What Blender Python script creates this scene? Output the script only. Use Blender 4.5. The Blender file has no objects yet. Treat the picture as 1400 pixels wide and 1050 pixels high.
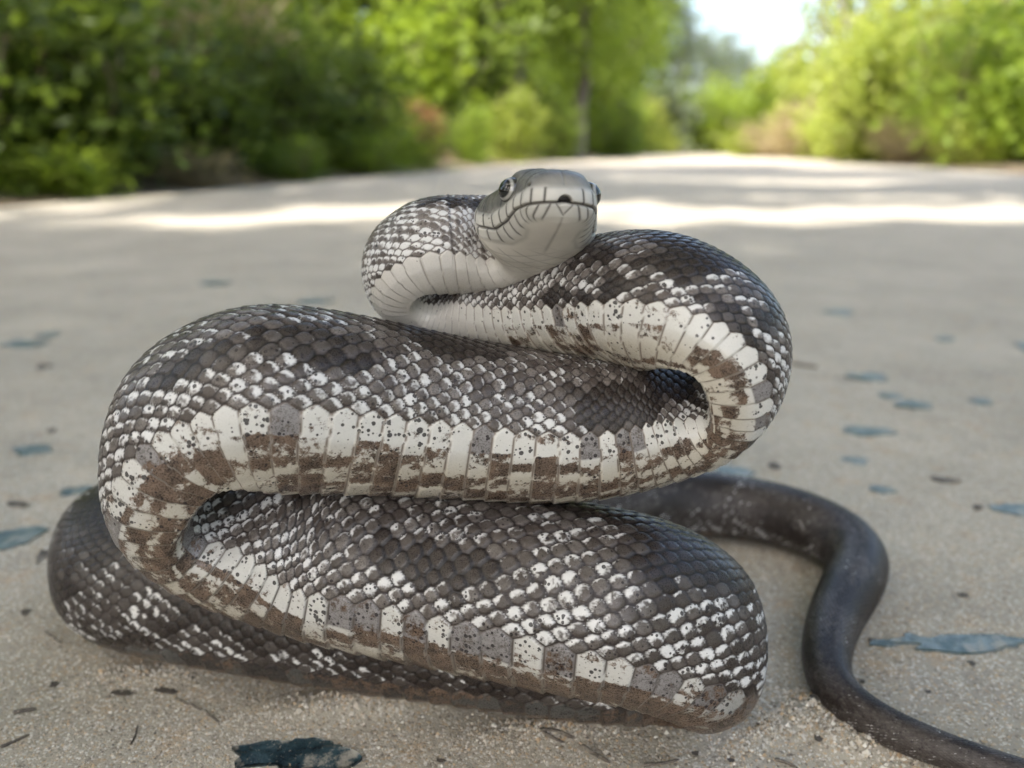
import bpy, math
import numpy as np
from mathutils import Vector, Matrix

scene = bpy.context.scene
col = scene.collection
R = math.radians

# ------------------------------------------------------------------ camera
CAM_H = 0.125
FPX = 1099.0                 # focal length in photograph pixels (1400 wide)
PITCH = R(16.2)
cam_d = bpy.data.cameras.new('camera')
cam_d.sensor_width = 36.0
cam_d.lens = 36.0 * FPX / 1400.0
cam_d.clip_start = 0.005
cam_d.clip_end = 2000.0
cam_d.dof.use_dof = True
cam_d.dof.focus_distance = 0.152
cam_d.dof.aperture_fstop = 11.5
cam = bpy.data.objects.new('camera', cam_d)
col.objects.link(cam)
cam.location = (0, 0, CAM_H)
cam.rotation_euler = (math.pi / 2 - PITCH, 0, 0)
scene.camera = cam

# ------------------------------------------------------------------ sky and sun
SUN_EL, SUN_AZ = 50.0, 216.0          # degrees, azimuth clockwise from +Y
SV = np.array([math.sin(R(SUN_AZ)) * math.cos(R(SUN_EL)),
               math.cos(R(SUN_AZ)) * math.cos(R(SUN_EL)), math.sin(R(SUN_EL))])   # towards the sun
world = bpy.data.worlds.new('World')
scene.world = world
world.use_nodes = True
wn = world.node_tree
sky = wn.nodes.new('ShaderNodeTexSky')
sky.sky_type = 'NISHITA'
sky.sun_disc = False
sky.sun_elevation = R(SUN_EL)
sky.sun_rotation = R(SUN_AZ)
sky.dust_density = 5.0
sky.air_density = 1.0
sky.ozone_density = 0.5
bg = wn.nodes['Background']
bg.inputs['Strength'].default_value = 0.15
wn.links.new(sky.outputs[0], bg.inputs['Color'])
sun_d = bpy.data.lights.new('sun', 'SUN')
sun_d.energy = 2.8
sun_d.angle = R(0.53)
sun_d.color = (1.0, 0.95, 0.87)
sun = bpy.data.objects.new('sun', sun_d)
col.objects.link(sun)
sun.rotation_euler = Vector(SV).to_track_quat('Z', 'Y').to_euler()

scene.view_settings.view_transform = 'Standard'
scene.view_settings.look = 'None'
scene.view_settings.gamma = 1.0
scene.view_settings.use_curve_mapping = False
scene.view_settings.exposure = 2.22
scene.render.engine = 'CYCLES'
scene.cycles.use_denoising = True
scene.cycles.max_bounces = 5
scene.cycles.diffuse_bounces = 3
scene.cycles.glossy_bounces = 2
scene.cycles.transmission_bounces = 3
scene.cycles.transparent_max_bounces = 8

# ------------------------------------------------------------------ helpers
rng = np.random.default_rng(7)
SP, CP = math.sin(PITCH), math.cos(PITCH)

def wpt(px, py, d):
    """photo pixel + distance along the optical axis -> world point"""
    up = -(py - 525.0) / FPX
    return np.array([(px - 700.0) / FPX * d, d * (CP + up * SP), CAM_H + d * (-SP + up * CP)])

def cpt(px, py, z):
    """photo pixel -> world point on the level plane at height z"""
    up = -(py - 525.0) / FPX
    return wpt(px, py, (z - CAM_H) / (-SP + up * CP))

def gpt(px, pyb, r):
    """centre of a level tube of radius r on the ground whose lower outline shows at row pyb"""
    ang = PITCH + math.atan((pyb - 525.0) / FPX)
    lo, hi = 0.02, 30.0
    for _ in range(60):
        m = 0.5 * (lo + hi)
        a = math.atan2(CAM_H - r, m) + math.asin(min(1, r / math.hypot(m, CAM_H - r)))
        if a > ang: lo = m
        else: hi = m
    Y = 0.5 * (lo + hi)
    d = Y * CP + (CAM_H - r) * SP
    return np.array([(px - 700.0) / FPX * d, Y, r])

def hash2(a, b, s=0):
    a = np.asarray(a).astype(np.int64); b = np.asarray(b).astype(np.int64)
    h = (a * 374761393 + b * 668265263 + s * 974711 + 1013904223) & 0xFFFFFFFF
    h = ((h ^ (h >> 13)) * 1274126177) & 0xFFFFFFFF
    h = ((h ^ (h >> 16)) * 2246822519) & 0xFFFFFFFF
    return ((h ^ (h >> 15)) & 0xFFFFFF) / float(0xFFFFFF)

def vnoise(x, y, s=0):
    xi = np.floor(x); yi = np.floor(y)
    fx = x - xi; fy = y - yi
    fx = fx * fx * (3 - 2 * fx); fy = fy * fy * (3 - 2 * fy)
    a = hash2(xi, yi, s); b = hash2(xi + 1, yi, s); c = hash2(xi, yi + 1, s); d = hash2(xi + 1, yi + 1, s)
    return (a * (1 - fx) + b * fx) * (1 - fy) + (c * (1 - fx) + d * fx) * fy

def fbm(x, y, s=0, o=4):
    t = 0; a = 1.0; n = 0
    for i in range(o):
        t = t + a * vnoise(x * 2 ** i, y * 2 ** i, s + i * 17); n += a; a *= 0.5
    return t / n

def sstep(a, b, x):
    t = np.clip((x - a) / (b - a), 0, 1)
    return t * t * (3 - 2 * t)

def lerp(a, b, t): return a + (b - a) * t

def np_mesh(name, verts, faces, attrs=None, smooth=True):
    """verts (N,3), faces (M,k) numpy -> mesh; attrs: {name: (N,4)} point colours"""
    me = bpy.data.meshes.new(name)
    verts = np.ascontiguousarray(verts, dtype=np.float32)
    faces = np.ascontiguousarray(faces, dtype=np.int32)
    M, k = faces.shape
    me.vertices.add(len(verts)); me.vertices.foreach_set('co', verts.ravel())
    me.loops.add(M * k); me.loops.foreach_set('vertex_index', faces.ravel())
    me.polygons.add(M)
    me.polygons.foreach_set('loop_start', np.arange(0, M * k, k, dtype=np.int32))
    try: me.polygons.foreach_set('loop_total', np.full(M, k, dtype=np.int32))
    except Exception: pass
    me.polygons.foreach_set('use_smooth', np.full(M, smooth, dtype=bool))
    for an, av in (attrs or {}).items():
        at = me.attributes.new(an, 'FLOAT_COLOR', 'POINT')
        at.data.foreach_set('color', np.ascontiguousarray(av, dtype=np.float32).ravel())
    me.update(calc_edges=True)
    me.validate()
    return me

def grid_faces(nr, nc, wrap=False):
    i = np.arange(nr - 1)[:, None]
    j = np.arange(nc if wrap else nc - 1)[None, :]
    jn = (j + 1) % nc
    a = i * nc + j; b = i * nc + jn; c = (i + 1) * nc + jn; d = (i + 1) * nc + j
    return np.stack([a, b, c, d], -1).reshape(-1, 4)

def obj(name, me, mat=None, parent=None):
    o = bpy.data.objects.new(name, me)
    col.objects.link(o)
    if mat is not None and me is not None:
        if not me.materials: me.materials.append(mat)
        if me.materials[0] is not mat:
            o.material_slots[0].link = 'OBJECT'; o.material_slots[0].material = mat
    if parent is not None: o.parent = parent
    return o

def tag(o, label=None, cat=None, group=None, kind=None):
    if label: o['label'] = label
    if cat: o['category'] = cat
    if group: o['group'] = group
    if kind: o['kind'] = kind
    return o

def empty(name, loc=(0, 0, 0)):
    o = bpy.data.objects.new(name, None)
    o.empty_display_size = 0.1
    col.objects.link(o); o.location = loc
    return o

def tube_mesh(pts, rad, seg=8):
    """tapered tube through points; returns verts, faces"""
    pts = np.asarray(pts, float); rad = np.asarray(rad, float)
    t = np.gradient(pts, axis=0); t /= np.linalg.norm(t, axis=1)[:, None] + 1e-12
    ref = np.where(np.abs(t[:, 2:3]) > 0.9, np.array([[1.0, 0, 0]]), np.array([[0, 0, 1.0]]))
    a = np.cross(t, ref); a /= np.linalg.norm(a, axis=1)[:, None] + 1e-12
    b = np.cross(t, a)
    th = np.linspace(0, 2 * np.pi, seg, endpoint=False)
    v = pts[:, None] + rad[:, None, None] * (np.cos(th)[None, :, None] * a[:, None] + np.sin(th)[None, :, None] * b[:, None])
    return v.reshape(-1, 3), grid_faces(len(pts), seg, True)

def join(parts):
    V, F, n = [], [], 0
    for v, f in parts:
        V.append(v); F.append(f + n); n += len(v)
    return np.concatenate(V), np.concatenate(F)

# ------------------------------------------------------------------ node helpers
def new_mat(name):
    m = bpy.data.materials.new(name); m.use_nodes = True
    nt = m.node_tree
    return m, nt, nt.nodes['Principled BSDF'], nt.nodes['Material Output']

def N(nt, typ, **kw):
    n = nt.nodes.new(typ)
    for k, v in kw.items(): setattr(n, k, v)
    return n

def setin(nt, sock, v):
    if isinstance(v, bpy.types.NodeSocket): nt.links.new(v, sock)
    elif isinstance(v, (tuple, list)) and len(v) == 3 and sock.type == 'RGBA': sock.default_value = (*v, 1)
    else: sock.default_value = v

def noise(nt, scale, detail=2.0, rough=0.5, vec=None, dist=0.0):
    n = N(nt, 'ShaderNodeTexNoise'); n.inputs['Scale'].default_value = scale
    n.inputs['Detail'].default_value = detail; n.inputs['Roughness'].default_value = rough
    n.inputs['Distortion'].default_value = dist
    if vec is not None: nt.links.new(vec, n.inputs['Vector'])
    return n.outputs['Fac']

def math_n(nt, op, a, b=None, clamp=False):
    n = N(nt, 'ShaderNodeMath', operation=op); n.use_clamp = clamp
    setin(nt, n.inputs[0], a)
    if b is not None: setin(nt, n.inputs[1], b)
    return n.outputs[0]

def ramp(nt, v, a, b, lo=0.0, hi=1.0):
    n = N(nt, 'ShaderNodeMapRange'); n.interpolation_type = 'SMOOTHSTEP'
    setin(nt, n.inputs['Value'], v)
    n.inputs['From Min'].default_value = a; n.inputs['From Max'].default_value = b
    n.inputs['To Min'].default_value = lo; n.inputs['To Max'].default_value = hi
    return n.outputs['Result']

def mix(nt, f, a, b, blend='MIX'):
    n = N(nt, 'ShaderNodeMix'); n.data_type = 'RGBA'; n.blend_type = blend
    setin(nt, n.inputs['Factor'], f); setin(nt, n.inputs['A'], a) if False else None
    ins = [i for i in n.inputs if i.type == 'RGBA']
    setin(nt, ins[0], a); setin(nt, ins[1], b)
    return [o for o in n.outputs if o.type == 'RGBA'][0]

def attr(nt, name):
    n = N(nt, 'ShaderNodeAttribute'); n.attribute_name = name
    return n

def objco(nt):
    return N(nt, 'ShaderNodeTexCoord').outputs['Object']

def bump(nt, h, strength, dist, nrm=None):
    n = N(nt, 'ShaderNodeBump'); n.inputs['Strength'].default_value = strength
    n.inputs['Distance'].default_value = dist
    nt.links.new(h, n.inputs['Height'])
    if nrm is not None: nt.links.new(nrm, n.inputs['Normal'])
    return n.outputs['Normal']

# ------------------------------------------------------------------ materials
def mat_sand():
    m, nt, b, out = new_mat('sand')
    co = objco(nt)
    big = noise(nt, 9.0, 4, 0.6, co)
    mid = noise(nt, 70.0, 4, 0.6, co)
    c = mix(nt, ramp(nt, big, 0.35, 0.68), (0.355, 0.322, 0.263), (0.45, 0.408, 0.335))
    c = mix(nt, ramp(nt, mid, 0.54, 0.72, 0, 0.6), c, (0.45, 0.325, 0.205))
    c = mix(nt, ramp(nt, noise(nt, 28.0, 4, 0.6, co), 0.52, 0.72, 0, 0.5), c, (0.255, 0.23, 0.20))
    fleck = noise(nt, 260.0, 3, 0.7, co)
    c = mix(nt, ramp(nt, fleck, 0.64, 0.74, 0, 0.55), c, (0.14, 0.125, 0.11))
    v = N(nt, 'ShaderNodeTexVoronoi'); v.inputs['Scale'].default_value = 1700.0
    nt.links.new(co, v.inputs['Vector'])
    sep = N(nt, 'ShaderNodeSeparateColor'); nt.links.new(v.outputs['Color'], sep.inputs[0])
    c = mix(nt, ramp(nt, sep.outputs[0], 0.80, 0.95, 0, 0.75), c, (0.70, 0.67, 0.61))
    c = mix(nt, ramp(nt, sep.outputs[1], 0.86, 0.97, 0, 0.75), c, (0.16, 0.13, 0.10))
    c = mix(nt, ramp(nt, sep.outputs[2], 0.86, 0.97, 0, 0.6), c, (0.52, 0.36, 0.20))
    nt.links.new(c, b.inputs['Base Color'])
    b.inputs['Roughness'].default_value = 0.85
    b.inputs['Specular IOR Level'].default_value = 0.3
    h1 = noise(nt, 420.0, 5, 0.75, co)
    h2 = math_n(nt, 'MULTIPLY', v.outputs['Distance'], -0.5)
    n1 = bump(nt, h1, 0.75, 0.0012)
    n2 = bump(nt, h2, 0.5, 0.0006, n1)
    nt.links.new(n2, b.inputs['Normal'])
    return m

def mat_litter():
    m, nt, b, out = new_mat('leaf_litter_soil')
    co = objco(nt)
    a = noise(nt, 14.0, 5, 0.65, co); d = noise(nt, 3.0, 3, 0.5, co)
    c = mix(nt, ramp(nt, a, 0.35, 0.68), (0.055, 0.038, 0.022), (0.20, 0.145, 0.085))
    c = mix(nt, ramp(nt, d, 0.5, 0.7, 0, 0.7), c, (0.075, 0.10, 0.03))
    nt.links.new(c, b.inputs['Base Color']); b.inputs['Roughness'].default_value = 0.95
    nt.links.new(bump(nt, a, 0.8, 0.03), b.inputs['Normal'])
    return m

def mat_leaf(name, c0, c1, trans=0.45, rough=0.45):
    """leaf: colour varies per leaf (attribute col) and per plant"""
    m, nt, b, out = new_mat(name)
    at = attr(nt, 'col')
    sep = N(nt, 'ShaderNodeSeparateColor'); nt.links.new(at.outputs['Color'], sep.inputs[0])
    oi = N(nt, 'ShaderNodeObjectInfo')
    f = math_n(nt, 'ADD', math_n(nt, 'MULTIPLY', sep.outputs[0], 0.75), math_n(nt, 'MULTIPLY', oi.outputs['Random'], 0.25))
    c = mix(nt, f, c0, c1)
    nt.links.new(c, b.inputs['Base Color'])
    b.inputs['Roughness'].default_value = rough
    b.inputs['Specular IOR Level'].default_value = 0.35
    tr = N(nt, 'ShaderNodeBsdfTranslucent')
    tc = mix(nt, 0.6, c, (min(1, c1[0] * 1.5), min(1, c1[1] * 1.5), c1[2] * 0.8))
    nt.links.new(tc, tr.inputs['Color'])
    mx = N(nt, 'ShaderNodeMixShader'); mx.inputs[0].default_value = trans
    nt.links.new(b.outputs[0], mx.inputs[1]); nt.links.new(tr.outputs[0], mx.inputs[2])
    nt.links.new(mx.outputs[0], out.inputs['Surface'])
    return m

def mat_bark(name, c0, c1, sc=30.0):
    m, nt, b, out = new_mat(name)
    co = objco(nt)
    mp = N(nt, 'ShaderNodeMapping'); mp.inputs['Scale'].default_value = (1, 1, 0.2)
    nt.links.new(co, mp.inputs['Vector'])
    a = noise(nt, sc, 5, 0.65, mp.outputs[0])
    nt.links.new(mix(nt, ramp(nt, a, 0.35, 0.65), c0, c1), b.inputs['Base Color'])
    b.inputs['Roughness'].default_value = 0.9
    nt.links.new(bump(nt, a, 0.8, 0.02), b.inputs['Normal'])
    return m

def mat_snake():
    m, nt, b, out = new_mat('snake_skin')
    co = objco(nt)
    base = attr(nt, 'col').outputs['Color']
    mk = attr(nt, 'msk'); sp = N(nt, 'ShaderNodeSeparateColor'); nt.links.new(mk.outputs['Color'], sp.inputs[0])
    spk, blo, wht = sp.outputs[0], sp.outputs[1], sp.outputs[2]
    skin = mk.outputs['Alpha']
    n1 = noise(nt, 560.0, 5, 0.72, co, 0.3)
    n0 = noise(nt, 330.0, 3, 0.62, co, 0.2)
    vd = N(nt, 'ShaderNodeTexVoronoi'); vd.inputs['Scale'].default_value = 1150.0; nt.links.new(co, vd.inputs['Vector'])
    vs = N(nt, 'ShaderNodeSeparateColor'); nt.links.new(vd.outputs['Color'], vs.inputs[0])
    n3 = noise(nt, 3200.0, 3, 0.7, co)
    k1 = math_n(nt, 'MULTIPLY', math_n(nt, 'SUBTRACT', n1, 0.5), 1.5)
    # white pigment over the grey of each scale, ragged border
    wf = ramp(nt, math_n(nt, 'ADD', wht, math_n(nt, 'MULTIPLY', math_n(nt, 'SUBTRACT', n0, 0.5), 1.1)), 0.42, 0.60)
    mott = mix(nt, math_n(nt, 'MULTIPLY', ramp(nt, math_n(nt, 'ADD', math_n(nt, 'MULTIPLY', n3, 0.6), math_n(nt, 'MULTIPLY', n1, 0.4)), 0.42, 0.60, 0, 0.75), ramp(nt, wht, -0.5, -0.1)), base, (0.036, 0.026, 0.021), 'MIX')
    c = mix(nt, wf, mott, (0.58, 0.57, 0.555))
    # brown blotches of the belly plates
    bf = ramp(nt, math_n(nt, 'ADD', blo, k1), 0.42, 0.62, 0, 0.97)
    brown = mix(nt, ramp(nt, math_n(nt, 'ADD', math_n(nt, 'MULTIPLY', n3, 0.5), math_n(nt, 'MULTIPLY', n0, 0.5)), 0.36, 0.62), (0.030, 0.019, 0.014), (0.150, 0.100, 0.070))
    c = mix(nt, bf, c, brown)
    # black pepper specks
    lim = math_n(nt, 'MULTIPLY', math_n(nt, 'MULTIPLY', vs.outputs[0], vs.outputs[0]), math_n(nt, 'MULTIPLY', spk, 1.05))
    sf = ramp(nt, math_n(nt, 'SUBTRACT', lim, vd.outputs['Distance']), -0.06, 0.06)
    c = mix(nt, math_n(nt, 'MULTIPLY', sf, 0.9), c, (0.020, 0.016, 0.017))
    # skin between the scales
    c = mix(nt, skin, c, base)
    nt.links.new(c, b.inputs['Base Color'])
    nt.links.new(math_n(nt, 'ADD', ramp(nt, n3, 0.3, 0.7, 0.22, 0.38), math_n(nt, 'MULTIPLY', skin, 0.10)), b.inputs['Roughness'])
    b.inputs['Specular IOR Level'].default_value = 0.34
    b.inputs['Subsurface Weight'].default_value = 0.0
    nt.links.new(bump(nt, n3, 0.12, 0.0003), b.inputs['Normal'])
    return m

def mat_eye():
    m, nt, b, out = new_mat('eye')
    nt.links.new(attr(nt, 'col').outputs['Color'], b.inputs['Base Color'])
    b.inputs['Roughness'].default_value = 0.09
    b.inputs['Specular IOR Level'].default_value = 0.7
    return m

def mat_flake(name, c0, c1, rough=0.3):
    m, nt, b, out = new_mat(name)
    co = objco(nt)
    a = noise(nt, 260.0, 4, 0.65, co); s = noise(nt, 1500.0, 2, 0.6, co)
    c = mix(nt, ramp(nt, a, 0.35, 0.65), c0, c1)
    c = mix(nt, ramp(nt, s, 0.66, 0.72, 0, 0.8), c, (0.42, 0.38, 0.31))
    sp = noise(nt, 150.0, 5, 0.7, co)
    c = mix(nt, ramp(nt, sp, 0.54, 0.66, 0, 0.75), c, (0.33, 0.30, 0.25))
    nt.links.new(c, b.inputs['Base Color'])
    b.inputs['Roughness'].default_value = rough
    nt.links.new(bump(nt, a, 0.6, 0.0015), b.inputs['Normal'])
    return m

def mat_grain():
    m, nt, b, out = new_mat('quartz_grain')
    nt.links.new(attr(nt, 'col').outputs['Color'], b.inputs['Base Color'])
    b.inputs['Roughness'].default_value = 0.35
    return m

M_SAND = mat_sand(); M_LITTER = mat_litter()
LEAF = {
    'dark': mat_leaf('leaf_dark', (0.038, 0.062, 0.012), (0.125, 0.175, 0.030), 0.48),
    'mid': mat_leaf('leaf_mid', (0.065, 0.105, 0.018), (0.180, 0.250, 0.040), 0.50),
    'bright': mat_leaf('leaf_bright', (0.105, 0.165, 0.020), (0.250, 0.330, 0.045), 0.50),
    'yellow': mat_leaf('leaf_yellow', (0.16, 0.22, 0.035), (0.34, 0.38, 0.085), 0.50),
    'pine': mat_leaf('leaf_pine', (0.070, 0.100, 0.055), (0.150, 0.185, 0.100), 0.35),
    'tan': mat_leaf('leaf_tan', (0.20, 0.150, 0.085), (0.36, 0.30, 0.18), 0.35),
    'red': mat_leaf('leaf_red', (0.15, 0.060, 0.034), (0.27, 0.125, 0.072), 0.35),
}
M_STEM = mat_bark('stem', (0.06, 0.045, 0.03), (0.17, 0.13, 0.09), 40)
M_BARK = mat_bark('bark_grey', (0.10, 0.085, 0.075), (0.24, 0.21, 0.19), 12)
M_SNAKE = mat_snake(); M_EYE = mat_eye(); M_GRAIN = mat_grain()
M_FLAKE = mat_flake('wet_leaf', (0.008, 0.020, 0.028), (0.030, 0.058, 0.070), 0.25)
M_FLAKE_PALE = mat_flake('pale_leaf', (0.060, 0.100, 0.112), (0.17, 0.215, 0.225), 0.35)
M_TWIG = mat_flake('twig', (0.05, 0.042, 0.035), (0.14, 0.115, 0.09), 0.7)

# ------------------------------------------------------------------ road and ground
def XL(y): return -1.50 + 0.20 * y          # left and right edge of the sandy road
def XR(y): return 1.95 + 0.18 * y

SAND_RIDGES = [  # ground pixel, length, width, height, heading
    (505, 962, .018, .0045, .0042, 5), (1165, 1012, .016, .0050, .0036, -28), (1105, 968, .008, .005, .0025, -50),
    (760, 995, .016, .004, .0016, 6), (250, 915, .02, .004, .0012, 12), (1040, 1000, .010, .004, .0016, 30)]

def road_z(x, y):
    z = (fbm(x * 9 + 50, y * 9 + 50, 5, 3) - .5) * .0045 + (fbm(x * 45 + 9, y * 45, 6, 3) - .5) * .0022
    z = z - .0004
    for px, py, ln, wd, h, ang in SAND_RIDGES:
        g = cpt(px, py, 0); a = R(ang)
        dx, dy = x - g[0], y - g[1]
        p = dx * math.cos(a) + dy * math.sin(a); q = -dx * math.sin(a) + dy * math.cos(a)
        z = z + h * np.exp(-(p / ln) ** 2 * 1.2 - (q / wd) ** 2) * (.35 + 1.3 * fbm(x * 260, y * 260, 8, 3))
    return z

def lines(lo, a, b, hi, step, g):
    o = list(np.arange(a, b, step)); s = step
    while o[-1] < hi: s *= g; o.append(o[-1] + s)
    s = step
    while o[0] > lo: s *= g; o.insert(0, o[0] - s)
    return np.array(o)

gx = lines(-12, -.30, .36, 12, .0022, 1.10); gy = lines(-8, .09, .40, 75, .0022, 1.10)
XX, YY = np.meshgrid(gx, gy)
Xr = XX + .19 * np.clip(YY - .4, 0, 99)
Z = road_z(Xr, YY)
# shallow wheel ruts far off, edges dip under the verges
edge = np.maximum(XL(YY) - Xr, Xr - XR(YY)) + .22 * (fbm(Xr * 1.5, YY * 1.1, 31, 3) - .5)
Z = Z - .06 * sstep(-.05, .9, edge)
road = obj('road', np_mesh('road', np.stack([Xr, YY, Z], -1).reshape(-1, 3), grid_faces(*XX.shape)), M_SAND)
tag(road, kind='structure')

gx = lines(-160, -6, 6, 160, .12, 1.12); gy = lines(-60, -5, 14, 260, .12, 1.10)
XX, YY = np.meshgrid(gx, gy)
Yc_ = np.clip(YY, -4, 60)
el = XL(Yc_) - XX; er_ = XX - XR(Yc_)
Z = -.035 + .055 * sstep(-.35, .45, np.maximum(el, er_)) + .55 * sstep(.1, 2.6, el) + .6 * sstep(2, 9, el) + .30 * sstep(.2, 3.0, er_) + .5 * sstep(3, 12, er_)
Z = Z + (fbm(XX * .9, YY * .9, 41, 3) - .5) * .16 * sstep(.1, 1.0, np.maximum(el, er_))
ground = obj('ground', np_mesh('ground', np.stack([XX, YY, Z], -1).reshape(-1, 3), grid_faces(*XX.shape)), M_LITTER)
tag(ground, kind='structure')

def ground_z(x, y):
    yy = min(max(y, -4), 60)
    l, r = XL(yy) - x, x - XR(yy)
    return float(-.035 + .055 * sstep(-.35, .45, max(l, r)) + .55 * sstep(.1, 2.6, l) + .6 * sstep(2, 9, l) + .30 * sstep(.2, 3.0, r) + .5 * sstep(3, 12, r)) - .03

# ------------------------------------------------------------------ plants
def leaves(centres, size, r, elong=1.9, droop=0.0, shade=None):
    """one folded rhombic leaf per centre"""
    n = len(centres)
    d = r.normal(size=(n, 3)); d[:, 2] = d[:, 2] * .6 - droop; d /= np.linalg.norm(d, axis=1)[:, None]
    k = r.normal(size=(n, 3)); k[:, 2] += .8
    sd = np.cross(d, k); sd /= np.linalg.norm(sd, axis=1)[:, None]
    up = np.cross(sd, d)
    sz = size * r.uniform(.65, 1.3, n)[:, None]
    a = centres; b = centres + d * sz * .45 + sd * sz / elong * .5 + up * sz * .08
    c_ = centres + d * sz; e = centres + d * sz * .45 - sd * sz / elong * .5 + up * sz * .08
    V = np.stack([a, b, c_, e], 1).reshape(-1, 3)
    F = np.arange(4 * n).reshape(n, 4)
    cv = r.uniform(0, 1, n) if shade is None else np.clip(shade + r.normal(size=n) * .16, 0, 1)
    C = np.repeat(np.stack([cv, cv, cv, np.ones(n)], 1), 4, 0)
    return V, F, C

def branch(p0, p1, r0, r1, r, sag=.06, n=7, seg=6):
    t = np.linspace(0, 1, n)[:, None]
    L = np.linalg.norm(np.subtract(p1, p0))
    mid = r.normal(size=3) * sag * L
    pts = np.asarray(p0) * (1 - t) + np.asarray(p1) * t + mid * (4 * t * (1 - t)) + r.normal(size=(n, 3)) * L * .012 * (t > 0)
    return pts, tube_mesh(pts, r0 + (r1 - r0) * t[:, 0], seg)

def make_shrub(seed, n=2600, stems=9, spread=.45, leaf=.075, elong=1.9, clump=.12, low=.15, droop=0.):
    r = np.random.default_rng(seed)
    parts, cen, shd = [], [], []
    for i in range(stems):
        a = r.uniform(0, 2 * np.pi); q = r.uniform(.2, 1) * spread; h = r.uniform(.65, 1.0)
        pts, m = branch((.05 * math.cos(a), .05 * math.sin(a), 0), (q * math.cos(a), q * math.sin(a), h), .016, .004, r, .10)
        parts.append(m)
        for k in range(5):
            t = r.uniform(low, 1.0); p = pts[int(t * 6)] + r.normal(size=3) * .05
            off = r.normal(size=3) * .09
            _, m2 = branch(p, p + off, .006, .002, r, .05, 4, 4); parts.append(m2)
            m_ = n // (stems * 5)
            cc = p + off + r.normal(size=(m_, 3)) * clump * r.uniform(.6, 1.2)
            cen.append(cc); shd.append(np.full(m_, r.uniform(.1, .9)))
    cen = np.concatenate(cen); shd = np.concatenate(shd)
    ok = cen[:, 2] > .02
    V, F, C = leaves(cen[ok], leaf, r, elong, droop, shd[ok])
    return np_mesh('stems', *join(parts)), np_mesh('foliage', V, F, {'col': C}, smooth=False)

def make_tree(seed, n=7000, trunk=.035, limbs=13, base=.28, spread=.30, leaf=.03, clump=.075, elong=1.9, lean=.03, per=5, top=1.0):
    r = np.random.default_rng(seed)
    parts, cen, shd = [], [], []
    tp, m = branch((0, 0, 0), (lean * r.normal(), lean * r.normal(), .97), trunk, .006, r, .02, 12, 9); parts.append(m)
    for i in range(limbs):
        t = base + (top - base) * (i + r.uniform(0, .8)) / limbs
        p = np.array([np.interp(t, np.linspace(0, 1, 12), tp[:, j]) for j in range(3)])
        a = i * 2.4 + r.uniform(-.5, .5); q = spread * (1 - .55 * ((t - base) / (1 - base)) ** 1.5) * r.uniform(.6, 1.15)
        pe = p + np.array([q * math.cos(a), q * math.sin(a), q * r.uniform(.15, .75)])
        pts, m = branch(p, pe, trunk * .38 * (1.1 - t), .003, r, .08, 7, 5); parts.append(m)
        for k in range(per):
            pp = pts[r.integers(2, 7)]; off = r.normal(size=3) * spread * .22
            _, m2 = branch(pp, pp + off, .0028, .001, r, .05, 4, 4); parts.append(m2)
            m_ = n // (limbs * per)
            cen.append(pp + off + r.normal(size=(m_, 3)) * np.array([1, 1, .7]) * clump * r.uniform(.5, 1.2)); shd.append(np.full(m_, r.uniform(.1, .9)))
    V, F, C = leaves(np.concatenate(cen), leaf, r, elong, .1, np.concatenate(shd))
    return np_mesh('trunk', *join(parts)), np_mesh('crown', V, F, {'col': C}, smooth=False)

SHRUB = [make_shrub(11), make_shrub(12, 2400, 7, .55, .085, 1.6, .13), make_shrub(13, 2200, 11, .35, .10, 3.2, .10, .05),
         make_shrub(14, 2600, 8, .5, .06, 1.5, .11)]
GRASSY = [make_shrub(21, 1500, 14, .45, .30, 14., .10, .0, -.8), make_shrub(22, 1300, 12, .6, .26, 12., .12, .0, -.5)]
TREE = [make_tree(31), make_tree(32, 6500, .03, 15, .10, .34, .034, .085), make_tree(33, 6000, .028, 12, .35, .26, .03, .07)]
PINE = [make_tree(41, 5200, .022, 16, .38, .17, .035, .045, 7.), make_tree(42, 5200, .02, 14, .50, .15, .035, .045, 7.)]
THIN = [make_tree(51, 1500, .016, 12, .25, .24, .032, .06, 1.8, .06, 4), make_tree(52, 1100, .014, 10, .3, .2, .03, .05, 1.8, .08, 4)]

prng = np.random.default_rng(99)
def plant(kind, meshes, x, y, h, w, leafmat, label, cat, group=None, stem=None, rz=None):
    """one plant: an Empty at its foot with its stems or trunk and its foliage"""
    root = empty(kind, (x, y, ground_z(x, y)))
    root.rotation_euler = (0, 0, prng.uniform(0, 6.28) if rz is None else rz)
    root.scale = (w, w, h)
    tag(root, label, cat, group)
    tree = meshes[0].name.startswith('trunk')
    obj('trunk' if tree else 'stems', meshes[0], stem or (M_BARK if tree else M_STEM), root)
    obj('crown' if tree else 'foliage', meshes[1], LEAF[leafmat], root)
    return root

def at(px, y):        # photo column + distance -> x, for things standing near eye level
    return (px - 700.0) / FPX * y * CP

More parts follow.
